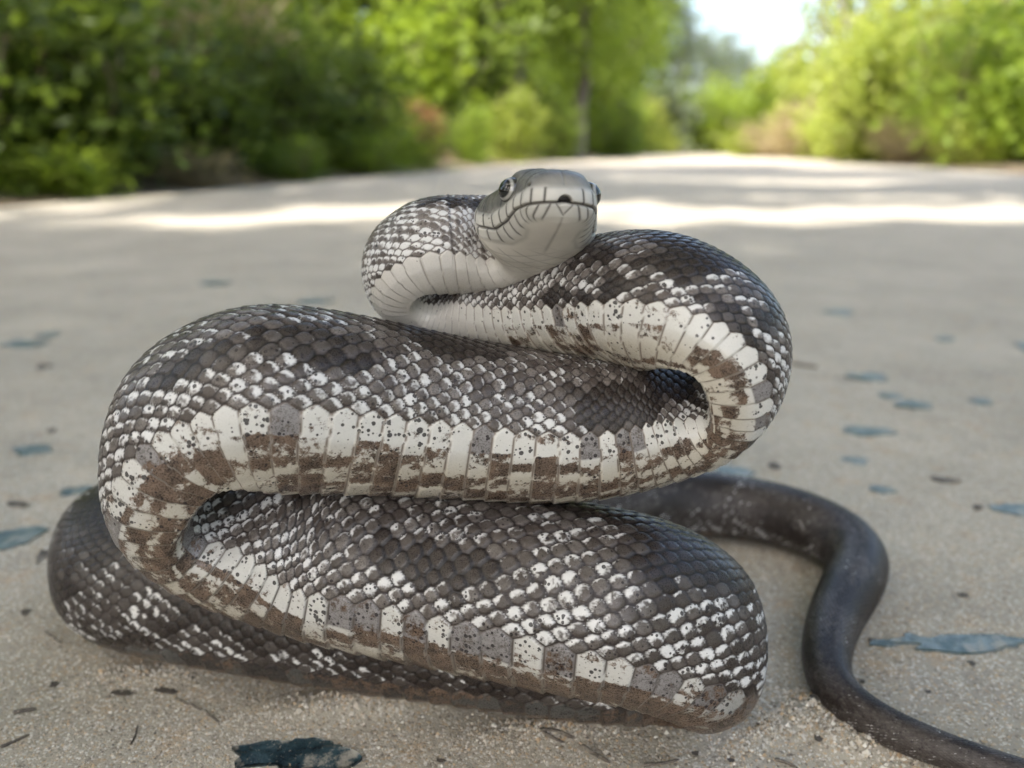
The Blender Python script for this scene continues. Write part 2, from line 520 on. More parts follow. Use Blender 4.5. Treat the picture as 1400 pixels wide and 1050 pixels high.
# shaded bank on the left: low dark shrubs against the road, taller ones behind
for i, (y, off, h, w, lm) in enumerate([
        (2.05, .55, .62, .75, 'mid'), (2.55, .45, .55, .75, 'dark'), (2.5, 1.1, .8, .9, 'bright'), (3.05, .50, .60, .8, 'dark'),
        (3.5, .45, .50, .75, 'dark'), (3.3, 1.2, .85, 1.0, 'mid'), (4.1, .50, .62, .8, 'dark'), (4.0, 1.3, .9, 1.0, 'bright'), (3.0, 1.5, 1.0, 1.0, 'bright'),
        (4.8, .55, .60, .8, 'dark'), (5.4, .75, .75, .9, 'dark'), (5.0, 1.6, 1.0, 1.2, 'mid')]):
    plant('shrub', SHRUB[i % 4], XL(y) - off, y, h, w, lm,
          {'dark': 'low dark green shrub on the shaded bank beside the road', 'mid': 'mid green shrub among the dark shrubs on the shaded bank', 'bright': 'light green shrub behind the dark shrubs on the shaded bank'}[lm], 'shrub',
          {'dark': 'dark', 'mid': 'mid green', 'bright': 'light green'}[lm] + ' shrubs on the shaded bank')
for i, (y, off, h, w) in enumerate([(3.0, 2.2, 1.5, 1.5), (4.2, 2.4, 1.7, 1.7), (5.6, 2.4, 1.8, 1.7), (6.8, 2.2, 1.9, 1.6), (7.6, 3.2, 2.4, 2.0), (9.4, 2.8, 2.6, 2.0)]):
    plant('tall_shrub', SHRUB[(i + 1) % 4], XL(y) - off, y, h, w, 'mid' if i % 2 else 'bright', 'tall bushy shrub higher up the shaded bank', 'shrub', 'tall shrubs up the bank')
# dry stuff on the bank: dead brush, pale grass, a fallen branch
for i, (y, off, h, w, lm) in enumerate([(2.3, .22, .16, .4, 'bright'), (2.9, .20, .15, .35, 'tan'), (3.6, .22, .18, .4, 'mid'), (4.4, .22, .24, .5, 'bright'), (5.6, .3, .28, .5, 'bright'), (2.75, .85, .75, .5, 'tan'), (3.7, .9, .8, .6, 'tan'), (4.6, 1.0, .9, .6, 'tan'), (3.1, .75, .62, .4, 'bright'), (4.3, .95, .85, .45, 'bright'), (2.35, .9, .7, .4, 'bright'), (5.3, 1.1, .9, .6, 'bright')]):
    plant('bank_grass_tuft', GRASSY[i % 2], XL(y) - off, y, h, w, lm, {'tan': 'pale dry', 'bright': 'fresh light green', 'mid': 'mid green'}[lm] + ' grass tuft among the dark shrubs on the bank', 'grass tuft', 'grass tufts on the shaded bank, ' + lm)
_r = np.random.default_rng(3)
_, _m = branch((0, 0, 0), (.30, .06, -.13), .009, .005, _r, .05, 12, 9)
_p = [_m] + [branch((.07 + .06 * k, .01 * k, -.03 - .025 * k), (.12 + .06 * k, -.03 + .03 * k, .04 - .02 * k), .004, .001, _r, .08, 6, 6)[1] for k in range(3)]
_b = obj('fallen_branch', np_mesh('fallen_branch', *join(_p)), mat_bark('dead_wood', (.16, .11, .07), (.34, .25, .17), 40))
_b.location = (-1.66, 2.62, .40)
tag(_b, 'bare brown dead branch lodged among the dark bank shrubs', 'branch')
# bright young growth where the sun reaches the left verge
for i, (px, y, h, w, lm) in enumerate([(538, 6.2, .42, .40, 'bright'), (640, 7.2, .50, .55, 'bright'), (700, 8.5, .75, .7, 'yellow'), (470, 6.4, .55, .6, 'mid'), (760, 10.5, .8, .8, 'mid'), (835, 14, .9, 1.0, 'mid')]):
    plant('young_shrub', SHRUB[(i + 2) % 4], at(px, y), y, h, w, lm, 'small %s shrub in the sun at the road edge' % {'bright': 'bright green', 'yellow': 'yellow green', 'mid': 'mid green'}[lm], 'shrub', 'small sunlit shrubs at the road edge, ' + lm)
plant('dead_shrub', SHRUB[3], at(585, 6.9), 6.9, .46, .55, 'red', 'shrub with withered red brown leaves at the road edge', 'shrub')
plant('dead_shrub', SHRUB[1], at(478, 7.4), 7.4, .50, .35, 'red', 'smaller withered red brown shrub among the green bank shrubs', 'shrub')
for i, (px, y, h, w, lm) in enumerate([(620, 10.5, 4.2, 4.0, 'mid'), (700, 11.5, 4.6, 4.2, 'bright'), (790, 13.0, 4.2, 3.6, 'bright'), (740, 17, 6.5, 5.5, 'bright'), (540, 10.0, 4.6, 4.4, 'mid'), (830, 19, 5.2, 4.2, 'bright')]):
    plant('broadleaf_tree', TREE[(i + 1) % 3], at(px, y), y, h, w, lm, 'leafy %s broadleaf tree standing in the sun on the verge' % ('bright green' if lm == 'bright' else 'mid green'), 'tree', 'broadleaf trees on the sunny verge, ' + lm)
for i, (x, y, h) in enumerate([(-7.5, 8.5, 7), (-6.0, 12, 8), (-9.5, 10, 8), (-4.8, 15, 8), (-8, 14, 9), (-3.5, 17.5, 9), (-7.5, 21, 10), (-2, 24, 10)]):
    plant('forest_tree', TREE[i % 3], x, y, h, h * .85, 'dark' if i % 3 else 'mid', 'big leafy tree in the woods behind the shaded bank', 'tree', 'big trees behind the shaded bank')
# understorey that closes the view below the crowns
for i, (px, y, h, w, lm) in enumerate([(500, 9.5, 1.5, 1.7, 'mid'), (565, 9.0, 1.3, 1.5, 'bright'), (615, 11.5, 1.7, 1.9, 'mid'), (660, 13.0, 1.8, 2.0, 'mid'), (705, 14.5, 1.9, 2.1, 'bright'), (750, 16.0, 2.1, 2.3, 'mid'), (795, 18.0, 2.3, 2.5, 'bright'), (835, 21.0, 2.6, 2.8, 'mid'), (590, 15, 2.6, 2.8, 'dark'), (680, 19, 3.2, 3.2, 'dark'), (760, 24, 3.8, 3.8, 'mid'), (820, 27, 4.0, 4.0, 'mid')]):
    plant('understorey_shrub', SHRUB[i % 4], at(px, y), y, h, w, lm, {'dark': 'dark green', 'mid': 'mid green', 'bright': 'bright green'}[lm] + ' bushy shrub filling the gap below the verge trees', 'shrub', 'understorey shrubs below the verge trees, ' + lm)
# the same woods go on beside and behind the camera
for i, (x, y, h) in enumerate([(-7.5, -6.5, 7), (-4.5, -10, 7.5), (4.5, -9.5, 7), (7.5, -5.5, 6.5), (8.4, -1.0, 6), (9, 4.0, 6), (-9.5, -2.0, 7), (-9.5, 4.5, 7)]):
    plant('woodland_tree', TREE[(i + 1) % 3], x, y, h, h * .95, 'mid', 'big leafy tree of the woods around the camera side', 'tree', 'woodland trees on the camera side')
for i, (x, y, h, w) in enumerate([(-4, -6, 1.8, 2.4), (4.4, -6.5, 1.8, 2.4), (5.2, -2.5, 1.6, 2.2), (5.4, 1.2, 1.5, 2.0), (-5.4, -3.6, 1.8, 2.2), (-5.2, 0, 1.6, 2.0)]):
    plant('woodland_shrub', SHRUB[i % 4], x, y, h, w, 'mid', 'big bushy shrub below the trees on the camera side', 'shrub', 'woodland shrubs on the camera side')
# far wood where the road runs out
for i, (px, y, h) in enumerate([(815, 30, 7.8), (850, 34, 9.5), (880, 38, 9.6), (903, 36, 6.4), (930, 44, 6.6), (958, 47, 6.2), (985, 50, 6.4), (1010, 52, 5.6), (1040, 56, 5.4), (1075, 50, 4.6), (1120, 46, 4.8), (862, 44, 11)]):
    plant('pine_tree', PINE[i % 2], at(px, y), y, h, h * 1.25, 'pine', 'grey green pine in the far wood where the road ends', 'tree', 'far pines at the end of the road')
for i, (px, y, h, w, lm) in enumerate([(880, 26, 1.9, 2.6, 'yellow'), (925, 27, 2.1, 2.6, 'pine'), (965, 28, 2.0, 2.6, 'bright'), (1000, 29, 2.4, 2.8, 'bright'), (1045, 30, 3.2, 3.0, 'bright'), (1090, 27, 3.0, 3.0, 'yellow'), (850, 24, 1.8, 2.2, 'mid')]):
    plant('far_shrub', SHRUB[i % 4], at(px, y), y, h, w, lm, {'yellow': 'yellow green', 'pine': 'grey green', 'bright': 'bright green', 'mid': 'mid green'}[lm] + ' shrub far along the road before the pines', 'shrub', 'far shrubs, ' + lm)
# sunny verge on the right
for i, (px, y, h, w, lm) in enumerate([(1170, 11.0, 1.7, 1.5, 'yellow'), (1215, 8.5, 1.25, 1.2, 'yellow'), (1265, 9.2, 1.7, 1.5, 'yellow'), (1310, 7.6, 1.25, 1.2, 'bright'), (1365, 7.0, 1.1, 1.2, 'yellow'), (1430, 6.2, 1.2, 1.3, 'bright'),
        (1390, 9.0, 1.9, 1.8, 'bright'), (1240, 12, 2.3, 2.0, 'yellow'), (1330, 12, 2.6, 2.2, 'yellow'), (1140, 15, 1.9, 1.8, 'yellow')]):
    plant('verge_shrub', SHRUB[i % 4], at(px, y), y, h, w, lm, ('yellow green' if lm == 'yellow' else 'bright green') + ' sunlit shrub on the open verge across the road', 'shrub', 'sunlit shrubs across the road, ' + lm)
for i, (px, y, h, w) in enumerate([(1030, 15.5, .55, 1.2), (1065, 14.5, .65, 1.2), (1100, 13.0, .75, 1.2), (1145, 11.8, .75, 1.1), (1190, 10.2, .55, .9), (1250, 7.6, .40, .7), (1330, 6.3, .36, .6), (1120, 17, 1.0, 1.6)]):
    plant('dry_grass_tuft', GRASSY[i % 2], at(px, y), y, h, w, 'tan' if i % 3 else 'yellow', 'tuft of pale dry grass on the sunny road edge' if i % 3 else 'tuft of yellow green grass on the sunny road edge', 'grass tuft', 'grass tufts on the sunny verge, ' + ('dry' if i % 3 else 'green'))
plant('dark_bush', SHRUB[0], at(1222, 9.4), 9.0, .34, .38, 'dark', 'small dark green bush at the foot of the sunlit shrubs', 'shrub')
for i, (px, y, h) in enumerate([(1100, 21, 7.0), (1132, 18, 6.5), (1160, 22, 7.5)]):
    plant('thin_tree', THIN[i % 2], at(px, y), y, h, h * .6, 'yellow', 'thin open tree with sparse yellow green leaves against the sky', 'tree', 'thin trees against the sky')
for i, (px, y, h) in enumerate([(1180, 24, 11), (1225, 27, 12), (1262, 22, 11), (1300, 26, 12), (1335, 20, 11), (1372, 24, 12), (1400, 17, 10), (1440, 20, 11)]):
    plant('tall_pine', PINE[i % 2], at(px, y), y, h, h, 'yellow' if i % 2 else 'pine', 'tall grey trunked pine rising behind the sunlit shrubs', 'tree', 'tall pines behind the sunlit shrubs')

# the trees whose crowns shade the near road; a gap between them lets one band of sun through
def shade_tree(foot, dens, seed, n, zlo, zhi, lab):
    r = np.random.default_rng(seed)
    pts = []
    while sum(len(p) for p in pts) < n:
        g = np.stack([r.uniform(-6.5, 6.0, 40000), r.uniform(-5.0, 9.0, 40000)], 1)
        keep = r.uniform(0, 1, 40000) < dens(g[:, 0], g[:, 1])
        g = g[keep]; z = r.uniform(zlo, zhi, len(g))
        pts.append(np.stack([g[:, 0] + SV[0] / SV[2] * z, g[:, 1] + SV[1] / SV[2] * z, z], 1))
    cen = np.concatenate(pts)[:n]
    V, F, C = leaves(cen - np.array([*foot, 0]), .15, r, 1.6, .1)
    root = empty('shade_tree', (*foot, ground_z(*foot)))
    tag(root, lab, 'tree', 'overhanging trees beside the road')
    mid = cen.mean(0) - np.array([*foot, 0])
    tp, m = branch((0, 0, -.05), (mid[0] * .35, mid[1] * .35, zhi - .6), .19, .05, r, .03, 12, 12); parts = [m]
    for k in range(46):
        p = cen[r.integers(len(cen))] - np.array([*foot, 0])
        q = tp[min(11, max(4, int(11 * (p[2] - .9) / zhi)))]
        parts.append(branch(q, p, .05, .008, r, .06, 7, 6)[1])
    obj('trunk', np_mesh('trunk', *join(parts)), M_BARK, root)
    obj('crown', np_mesh('crown', V, F, {'col': C}, smooth=False), LEAF['mid'], root)

def wav(x, s, a): return a * (fbm(x * 1.1, x * 0 + s, 71, 2) - .5)
def dens_near(x, y):
    lim = 1.08 + .04 * x + wav(x, 1, .22)
    a = 1 - sstep(lim - .16, lim + .10, y)
    thin = 1 - .62 * np.exp(-((y - .72 - .15 * x) / .07) ** 2) * (fbm(x * 2.2, y * 2 + 9, 75, 2) > .45)
    return a * thin * ((y > -2.6) & (x > -3.6) & (x < 3.8))
def dens_far(x, y):
    lo = 1.74 + .10 * x + wav(x, 5, .5)
    hi = 2.9 + wav(x, 9, 1.2)
    a = .8 * sstep(lo - .1, lo + .2, y) * (1 - sstep(hi - .3, hi + .3, y)) * (.35 + .65 * (fbm(x * 1.3, y * 1.6, 76, 2) > .42))
    bank = np.where((x < XL(y) - .15) & (y > 1.4) & (y < 6.0) & (x > -5), .10, 0.0)
    spot = np.where((y > 3.2) & (y < 8.0), .8 * (fbm(x * .8 + 3, y * .7, 73, 2) > .46), 0.0)
    onroad = sstep(-.15, .15, x - XL(y))
    band = .30 * ((y > 1.15) & (y < 1.8)) * (fbm(x * 1.7 + 4, y * 2.2, 79, 2) > .56)
    return np.maximum.reduce([a * onroad, bank, spot * onroad, band * onroad])
shade_tree((-4.6, -3.2), dens_near, 61, 34000, 4.2, 7.2, 'tall broad leaved tree leaning its crown over the sandy road')
shade_tree((-4.4, 1.4), dens_far, 62, 42000, 4.2, 7.0, 'tall broad leaved tree leaning its crown over the sandy road')

# ------------------------------------------------------------------ the snake
def build_snake():
    K = []        # centre, radius, dorsal direction, whiteness, belly dirt plus painted shade, head flag
    def c(p, r, n, w, d): K.append((np.asarray(p, float), r, np.array(n, float), w, d))
    HD = (0.0, 0.30, 0.95)
    nA, nB, nC, nD, nE, nT = (0, .55, .83), (0, .74, .67), (0, .74, .67), (0, .66, .75), (0, .34, .94), (0, 0, 1.0)
    # head and neck
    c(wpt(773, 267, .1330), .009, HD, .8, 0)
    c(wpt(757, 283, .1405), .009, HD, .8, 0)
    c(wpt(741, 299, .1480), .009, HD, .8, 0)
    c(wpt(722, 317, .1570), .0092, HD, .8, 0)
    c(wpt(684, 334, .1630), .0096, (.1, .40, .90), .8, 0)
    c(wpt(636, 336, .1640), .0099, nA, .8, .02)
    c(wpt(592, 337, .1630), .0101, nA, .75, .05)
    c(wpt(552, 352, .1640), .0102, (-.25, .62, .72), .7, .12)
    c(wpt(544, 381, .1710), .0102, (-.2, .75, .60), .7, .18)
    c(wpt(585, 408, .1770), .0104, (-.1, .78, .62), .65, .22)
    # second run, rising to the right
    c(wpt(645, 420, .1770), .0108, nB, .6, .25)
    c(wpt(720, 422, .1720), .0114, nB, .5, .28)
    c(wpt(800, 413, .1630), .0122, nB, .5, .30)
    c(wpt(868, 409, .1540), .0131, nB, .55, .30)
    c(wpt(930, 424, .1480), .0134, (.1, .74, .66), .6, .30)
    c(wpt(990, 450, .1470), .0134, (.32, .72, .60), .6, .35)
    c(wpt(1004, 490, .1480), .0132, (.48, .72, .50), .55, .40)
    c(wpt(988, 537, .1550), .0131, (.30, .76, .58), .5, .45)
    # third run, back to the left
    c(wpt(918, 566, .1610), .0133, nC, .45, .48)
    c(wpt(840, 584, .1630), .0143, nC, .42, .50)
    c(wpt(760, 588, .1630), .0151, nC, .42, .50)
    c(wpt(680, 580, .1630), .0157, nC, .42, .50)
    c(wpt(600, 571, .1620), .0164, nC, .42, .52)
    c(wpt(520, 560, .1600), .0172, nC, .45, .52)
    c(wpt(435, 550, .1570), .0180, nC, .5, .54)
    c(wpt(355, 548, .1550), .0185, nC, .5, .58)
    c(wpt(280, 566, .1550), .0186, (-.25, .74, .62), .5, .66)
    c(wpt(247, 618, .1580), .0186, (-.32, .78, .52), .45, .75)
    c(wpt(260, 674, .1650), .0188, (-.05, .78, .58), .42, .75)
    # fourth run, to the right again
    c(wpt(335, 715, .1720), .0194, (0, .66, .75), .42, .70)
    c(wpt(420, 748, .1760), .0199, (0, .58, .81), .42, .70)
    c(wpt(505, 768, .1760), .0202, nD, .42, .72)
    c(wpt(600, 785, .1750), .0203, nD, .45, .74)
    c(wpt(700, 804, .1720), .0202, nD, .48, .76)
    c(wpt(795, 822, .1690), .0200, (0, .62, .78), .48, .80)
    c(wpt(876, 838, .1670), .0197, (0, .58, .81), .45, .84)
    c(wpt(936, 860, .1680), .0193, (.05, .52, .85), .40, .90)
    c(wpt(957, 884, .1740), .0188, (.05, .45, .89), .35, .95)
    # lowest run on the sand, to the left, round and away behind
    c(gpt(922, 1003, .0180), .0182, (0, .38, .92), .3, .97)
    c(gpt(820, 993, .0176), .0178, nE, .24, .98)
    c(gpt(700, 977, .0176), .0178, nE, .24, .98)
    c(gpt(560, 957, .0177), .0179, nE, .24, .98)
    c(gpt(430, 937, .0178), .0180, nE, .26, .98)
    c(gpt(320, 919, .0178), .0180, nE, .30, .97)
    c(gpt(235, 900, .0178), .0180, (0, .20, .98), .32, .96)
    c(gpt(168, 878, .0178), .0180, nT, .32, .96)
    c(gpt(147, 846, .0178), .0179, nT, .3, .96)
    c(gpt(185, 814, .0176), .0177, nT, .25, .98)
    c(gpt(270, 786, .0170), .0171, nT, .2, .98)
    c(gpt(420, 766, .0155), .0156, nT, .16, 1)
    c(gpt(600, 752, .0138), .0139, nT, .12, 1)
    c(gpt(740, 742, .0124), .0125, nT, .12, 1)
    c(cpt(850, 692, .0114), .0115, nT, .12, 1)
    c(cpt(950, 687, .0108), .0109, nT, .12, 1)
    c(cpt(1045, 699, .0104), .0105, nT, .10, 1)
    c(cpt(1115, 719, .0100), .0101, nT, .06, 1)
    c(cpt(1160, 743, .0096), .0097, nT, .02, 1)
    c(cpt(1174, 770, .0092), .0093, nT, 0, 1)
    c(cpt(1163, 800, .0086), .0087, nT, 0, 1)
    c(cpt(1144, 836, .0078), .0079, nT, 0, 1)
    c(cpt(1132, 875, .0070), .0071, nT, 0, 1)
    c(cpt(1130, 910, .0063), .0064, nT, 0, 1)
    c(cpt(1146, 944, .0057), .0058, nT, 0, 1)
    c(cpt(1186, 975, .0052), .0053, nT, 0, 1)
    c(cpt(1246, 1004, .0048), .0049, nT, 0, 1)
    c(cpt(1320, 1031, .0043), .0044, nT, 0, 1)
    c(cpt(1400, 1055, .0038), .0039, nT, 0, 1)
    c(cpt(1480, 1074, .0032), .0033, nT, 0, 1)
    c(cpt(1570, 1086, .0026), .0027, nT, 0, 1)
    c(cpt(1680, 1088, .0016), .0017, nT, 0, 1)
    c(cpt(1790, 1082, .0006), .0006, nT, 0, 1)
    P = np.array([k[0] for k in K]); Q = np.array([[k[1], *k[2], k[3], k[4]] for k in K])
    A = np.concatenate([P, Q], 1)
    # centripetal Catmull-Rom
    T = np.concatenate([[0], np.cumsum(np.linalg.norm(np.diff(P, axis=0), axis=1) ** 0.5)])
    Ae = np.concatenate([[2 * A[0] - A[1]], A, [2 * A[-1] - A[-2]]])
    Te = np.concatenate([[-T[1]], T, [2 * T[-1] - T[-2]]])
    out = []
    for i in range(1, len(Ae) - 2):
        t = np.linspace(Te[i], Te[i + 1], 60, endpoint=False)[:, None]
        t0, t1, t2, t3 = Te[i - 1:i + 3]
        p0, p1, p2, p3 = Ae[i - 1:i + 3]
        a1 = (t1 - t) / (t1 - t0) * p0 + (t - t0) / (t1 - t0) * p1
        a2 = (t2 - t) / (t2 - t1) * p1 + (t - t1) / (t2 - t1) * p2
        a3 = (t3 - t) / (t3 - t2) * p2 + (t - t2) / (t3 - t2) * p3
        b1 = (t2 - t) / (t2 - t0) * a1 + (t - t0) / (t2 - t0) * a2
        b2 = (t3 - t) / (t3 - t1) * a2 + (t - t1) / (t3 - t1) * a3
        out.append((t2 - t) / (t2 - t1) * b1 + (t - t1) / (t2 - t1) * b2)
    D = np.concatenate(out + [A[-1:]])
    s = np.concatenate([[0], np.cumsum(np.linalg.norm(np.diff(D[:, :3], axis=0), axis=1))])
    total = s[-1]
    # even resample + light smoothing
    ds = 0.0006
    su = np.arange(0, total, ds)
    D = np.stack([np.interp(su, s, D[:, j]) for j in range(D.shape[1])], 1)
    k = np.exp(-0.5 * (np.arange(-24, 25) / 8.0) ** 2); k /= k.sum()
    Dp = np.concatenate([2 * D[0] - D[24:0:-1], D, 2 * D[-1] - D[-2:-26:-1]])
    D = np.stack([np.convolve(Dp[:, j], k, 'valid') for j in range(D.shape[1])], 1)
    # longitudinal scale coordinate
    Lp = np.maximum(0.305 * np.maximum(D[:, 3], .0015), 0.0009)
    cv_ = np.linalg.norm(np.stack([np.gradient(np.gradient(D[:, j], ds), ds) for j in range(3)], 1), axis=1)
    cv_ = np.convolve(np.pad(cv_, 24, mode='edge'), k, 'valid')
    Lp = Lp / (1 + .8 * np.clip(cv_ * D[:, 3], 0, 1.2) * (su > .05))
    ucum = np.concatenate([[0], np.cumsum(ds / Lp[:-1])])
    HEAD = 0.031
    # section stations
    st = list(0.016 * (1 - np.cos(np.linspace(0.012, np.pi / 2, 150))) ** 1.0)
    st += list(np.linspace(st[-1] + 0.00013, HEAD + .003, 130))
    sb = np.interp(34.0, [0, 1], [0, 1])
    ends = [(0.66, 12), (1.10, 7), (9, 5.5)]       # samples per scale by arc length from snout
    uu = np.interp(st[-1], su, ucum)
    while True:
        sc_ = np.interp(uu, ucum, su)
        n = next(e[1] for e in ends if sc_ < e[0])
        uu += 1.0 / n
        if uu >= ucum[-1]: break
        st.append(np.interp(uu, ucum, su))
    st = np.array(st); nr = len(st)
    S = np.stack([np.interp(st, su, D[:, j]) for j in range(D.shape[1])], 1)
    U = np.interp(st, su, ucum)
    Ls = np.interp(st, su, Lp)
    C = S[:, :3]; R0_ = np.maximum(S[:, 3], .0004); Rr = R0_ * lerp(1, .78, sstep(.74, .94, st))
    C[:, 2] -= R0_ - Rr
    tg = np.stack([np.interp(st, su, np.gradient(D[:, j], ds)) for j in range(3)], 1)
    tg /= np.linalg.norm(tg, axis=1)[:, None]
    nn = S[:, 4:7]
    nn = nn - (nn * tg).sum(1)[:, None] * tg; nn /= np.linalg.norm(nn, axis=1)[:, None]
    sd = np.cross(tg, nn)
    white, dirt_shade = S[:, 7], S[:, 8]
    # columns: dorsal rows then belly
    NROW, DEG = 26, 4.55
    VM = NROW + .5
    th_v = R((VM) * DEG)
    half = np.concatenate([np.linspace(0, th_v + .08, 160, endpoint=False), np.linspace(th_v + .08, np.pi, 29)])
    th = np.concatenate([-half[:0:-1], half[:-1]]) if False else np.concatenate([half, -half[-2:0:-1]])
    nc = len(th)
    # cross sections
    ht_t = [0, .0012, .003, .006, .0095, .014, .019, .024, .029, .036]
    w_t  = [.0047, .0053, .0061, .0073, .0084, .0099, .0118, .0121, .0108, .0099]
    ht_v = [.0036, .0043, .0050, .0062, .0071, .0071, .0068, .0068, .0078, .0097]
    hb_v = [.0026, .0031, .0039, .0048, .0056, .0066, .0076, .0082, .0086, .0092]
    hw = np.interp(st, ht_t, w_t); hh = np.interp(st, ht_t, ht_v); hb = np.interp(st, ht_t, hb_v)
    for _ in range(3):
        for a in (hw, hh, hb):
            a[1:-1] = (a[:-2] + 2 * a[1:-1] + a[2:]) / 4
    cap = np.sqrt(np.clip(1 - (1 - np.clip(st / .0036, 0, 1)) ** 2.3, 1e-5, 1))
    f = sstep(.026, .040, st)
    w_ = lerp(hw * cap, Rr, f); t_ = lerp(hh * cap, Rr, f); b_ = lerp(hb * cap, Rr * .93, f)
    ex = lerp(np.full(nr, .84), np.full(nr, .95), f); ey = lerp(np.full(nr, .78), np.full(nr, .97), f)
    eyb = lerp(np.full(nr, .95), np.full(nr, .84), f)
    sn, cs = np.sin(th)[None], np.cos(th)[None]
    X = w_[:, None] * np.sign(sn) * np.abs(sn) ** ex[:, None]
    Yt = t_[:, None] * np.abs(cs) ** ey[:, None]
    Yb = -b_[:, None] * np.abs(cs) ** eyb[:, None]
    Yc = np.where(cs >= 0, Yt, Yb)
    kap = np.stack([np.interp(st, su, np.gradient(np.gradient(D[:, j], ds), ds)) for j in range(3)], 1)
    kside = (kap * sd).sum(1)
    kk_ = np.exp(-0.5 * (np.arange(-30, 31) / 10.0) ** 2); kk_ /= kk_.sum()
    kside = np.convolve(np.pad(kside, 30, mode='edge'), kk_, 'valid')
    tight = sstep(.40, .95, np.abs(kside) * w_)
    tight = np.convolve(np.pad(tight, 30, mode='edge'), kk_, 'valid')
    lim = 1 - .84 * tight
    lim = np.convolve(np.pad(lim, 30, mode='edge'), kk_, 'valid')
    inner = (np.sign(X) == np.sign(kside)[:, None])
    X = np.where(inner, X * lim[:, None], X * (1 - .20 * tight[:, None]))
    base = C[:, None] + X[..., None] * sd[:, None] + Yc[..., None] * nn[:, None]
    gu = np.gradient(base, axis=0); gv = np.roll(base, -1, 1) - np.roll(base, 1, 1)
    nrm = np.cross(gv, gu); nrm /= np.linalg.norm(nrm, axis=2)[..., None] + 1e-15
    outw = X[..., None] * sd[:, None] + Yc[..., None] * nn[:, None]
    flip = (nrm * outw).sum(2) < 0
    nrm[flip] *= -1
    # ---- scale lattice
    v = np.broadcast_to(th[None] / R(DEG), (nr, nc)); u = np.broadcast_to(U[:, None], (nr, nc))
    # slight irregularity
    wob = 0.10 * (vnoise(u * .9, v * .7, 3) - .5)
    u0 = u + wob
    AL = 2.7; VE = NROW + 1.4
    F1 = np.full((nr, nc), 9.0); F2 = F1.copy(); F3 = F1.copy()
    ik = np.zeros((nr, nc)); iu = np.zeros((nr, nc)); ldu = np.zeros((nr, nc)); ldv = np.zeros((nr, nc)); isv = np.zeros((nr, nc), bool)
    def cand(d, kk, cu, du, dv, vent):
        nonlocal F1, F2, F3, ik, iu, ldu, ldv, isv
        near = d < F1
        F3 = np.where(near, F2, np.where(d < F2, F2, np.minimum(F3, d)))
        F2 = np.where(near, F1, np.minimum(F2, d)); F1 = np.where(near, d, F1)
        ik = np.where(near, kk, ik); iu = np.where(near, cu, iu); ldu = np.where(near, du, ldu); ldv = np.where(near, dv, ldv)
        isv = np.where(near, vent, isv)
    fl = np.floor(v)
    for dk in (-1, 0, 1, 2):
        kk = fl + dk
        ok = np.abs(kk) <= NROW
        off = 0.5 * (np.abs(kk) % 2)
        cn = np.round(u0 - off)
        for dn in (-1, 0, 1):
            cu = cn + dn + off
            du = u0 - cu; dv = v - kk
            d = np.where(ok, np.sqrt((AL * du) ** 2 + dv ** 2), 9.0)
            cand(d, kk, cu, du, dv, False)
    cn = np.round(u0 - .5 * ((NROW + 1) % 2)) + .5 * ((NROW + 1) % 2)
    av = np.abs(v)
    for dn in (-1, 0, 1):
        cu = cn + dn; du = u0 - cu
        d = np.sqrt((AL * du) ** 2 + np.clip(VE - av, 0, 9) ** 2 * 1.1)
        cand(d, 40 + 0 * u0, cu, du, av - VE, True)
    kr = .13
    e = -kr * np.log(np.exp(-(F2 - F1) / kr) + np.exp(-(F3 - F1) / kr)) + .02
    rnd = hash2(iu * 2, ik, 1); rnd2 = hash2(iu * 2, ik, 2)
    bodyf = sstep(.022, .032, st)[:, None]
    tailf = sstep(.90, 1.10, st)[:, None]
    ed = sstep(0.04, .30, e)
    hgt_d = ed * (.62 + .75 * (ldu)) + .10 * (1 - np.abs(ldv)) * sstep(.2, .7, e)
    hgt_v = sstep(0.0, .32, e) * (.70 + .95 * ldu)
    hgt = np.where(isv, hgt_v, hgt_d)
    amp = 0.11 * Ls[:, None] * bodyf * lerp(1, .8, tailf)
    disp = hgt * amp
    # body lumps: soft muscle unevenness
    disp = disp + (fbm(u * .12, v * .09 + 40, 9, 2) - .5) * .05 * Rr[:, None] * bodyf
    # keel of the belly plates
    disp = disp + np.exp(-((av - (VE + 3.9)) / 1.1) ** 2) * .010 * Rr[:, None] * bodyf
    # ---- colours
    W, Dt = white[:, None], dirt_shade[:, None]  # Dt mixes belly dirt with shade painted onto the lowest coil
    bl = fbm(iu / 4.6, ik / 6.8 + 13 * np.sign(ik), 21, 2)
    per = .5 + .5 * np.cos(2 * np.pi * (iu / 13.0 + .12 * np.sin(iu * .31)))
    dark = sstep(.465, .555, bl * .75 + .25 * per * np.clip(1.2 - np.abs(ik) / 18, 0, 1) + .16 * (rnd - .5))
    grey = lerp(np.array([.080, .066, .058]), np.array([.215, .190, .172]), rnd2[..., None])
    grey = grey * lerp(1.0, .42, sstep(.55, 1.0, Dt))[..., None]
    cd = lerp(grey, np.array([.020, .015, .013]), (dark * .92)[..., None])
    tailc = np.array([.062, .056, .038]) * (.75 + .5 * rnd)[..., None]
    cd = lerp(cd, tailc, tailf[..., None])
    side = np.where(ldv * np.sign(v + 1e-6) > 0, 1.0, 0.0)
    wf = (W * .45 + .30 * (rnd - .5) + .19 - .62 * ldu - .16 * ldv * np.sign(v + 1e-6) - .05 * sstep(.45, .95, e)) * (1 - .80 * dark)
    wf = wf + .12 * sstep(15, 25, np.abs(ik)) * (1 - isv)
    wf = np.where(tailf > .05, wf * (1 - tailf), wf)
    # belly plates
    pid = iu
    lat = av - VE                                     # rows beyond the plate's upper end
    wp = 18.6 - VE
    cream = lerp(np.array([.55, .535, .50]), np.array([.47, .43, .36]), sstep(2.6, 9, lat)[..., None])
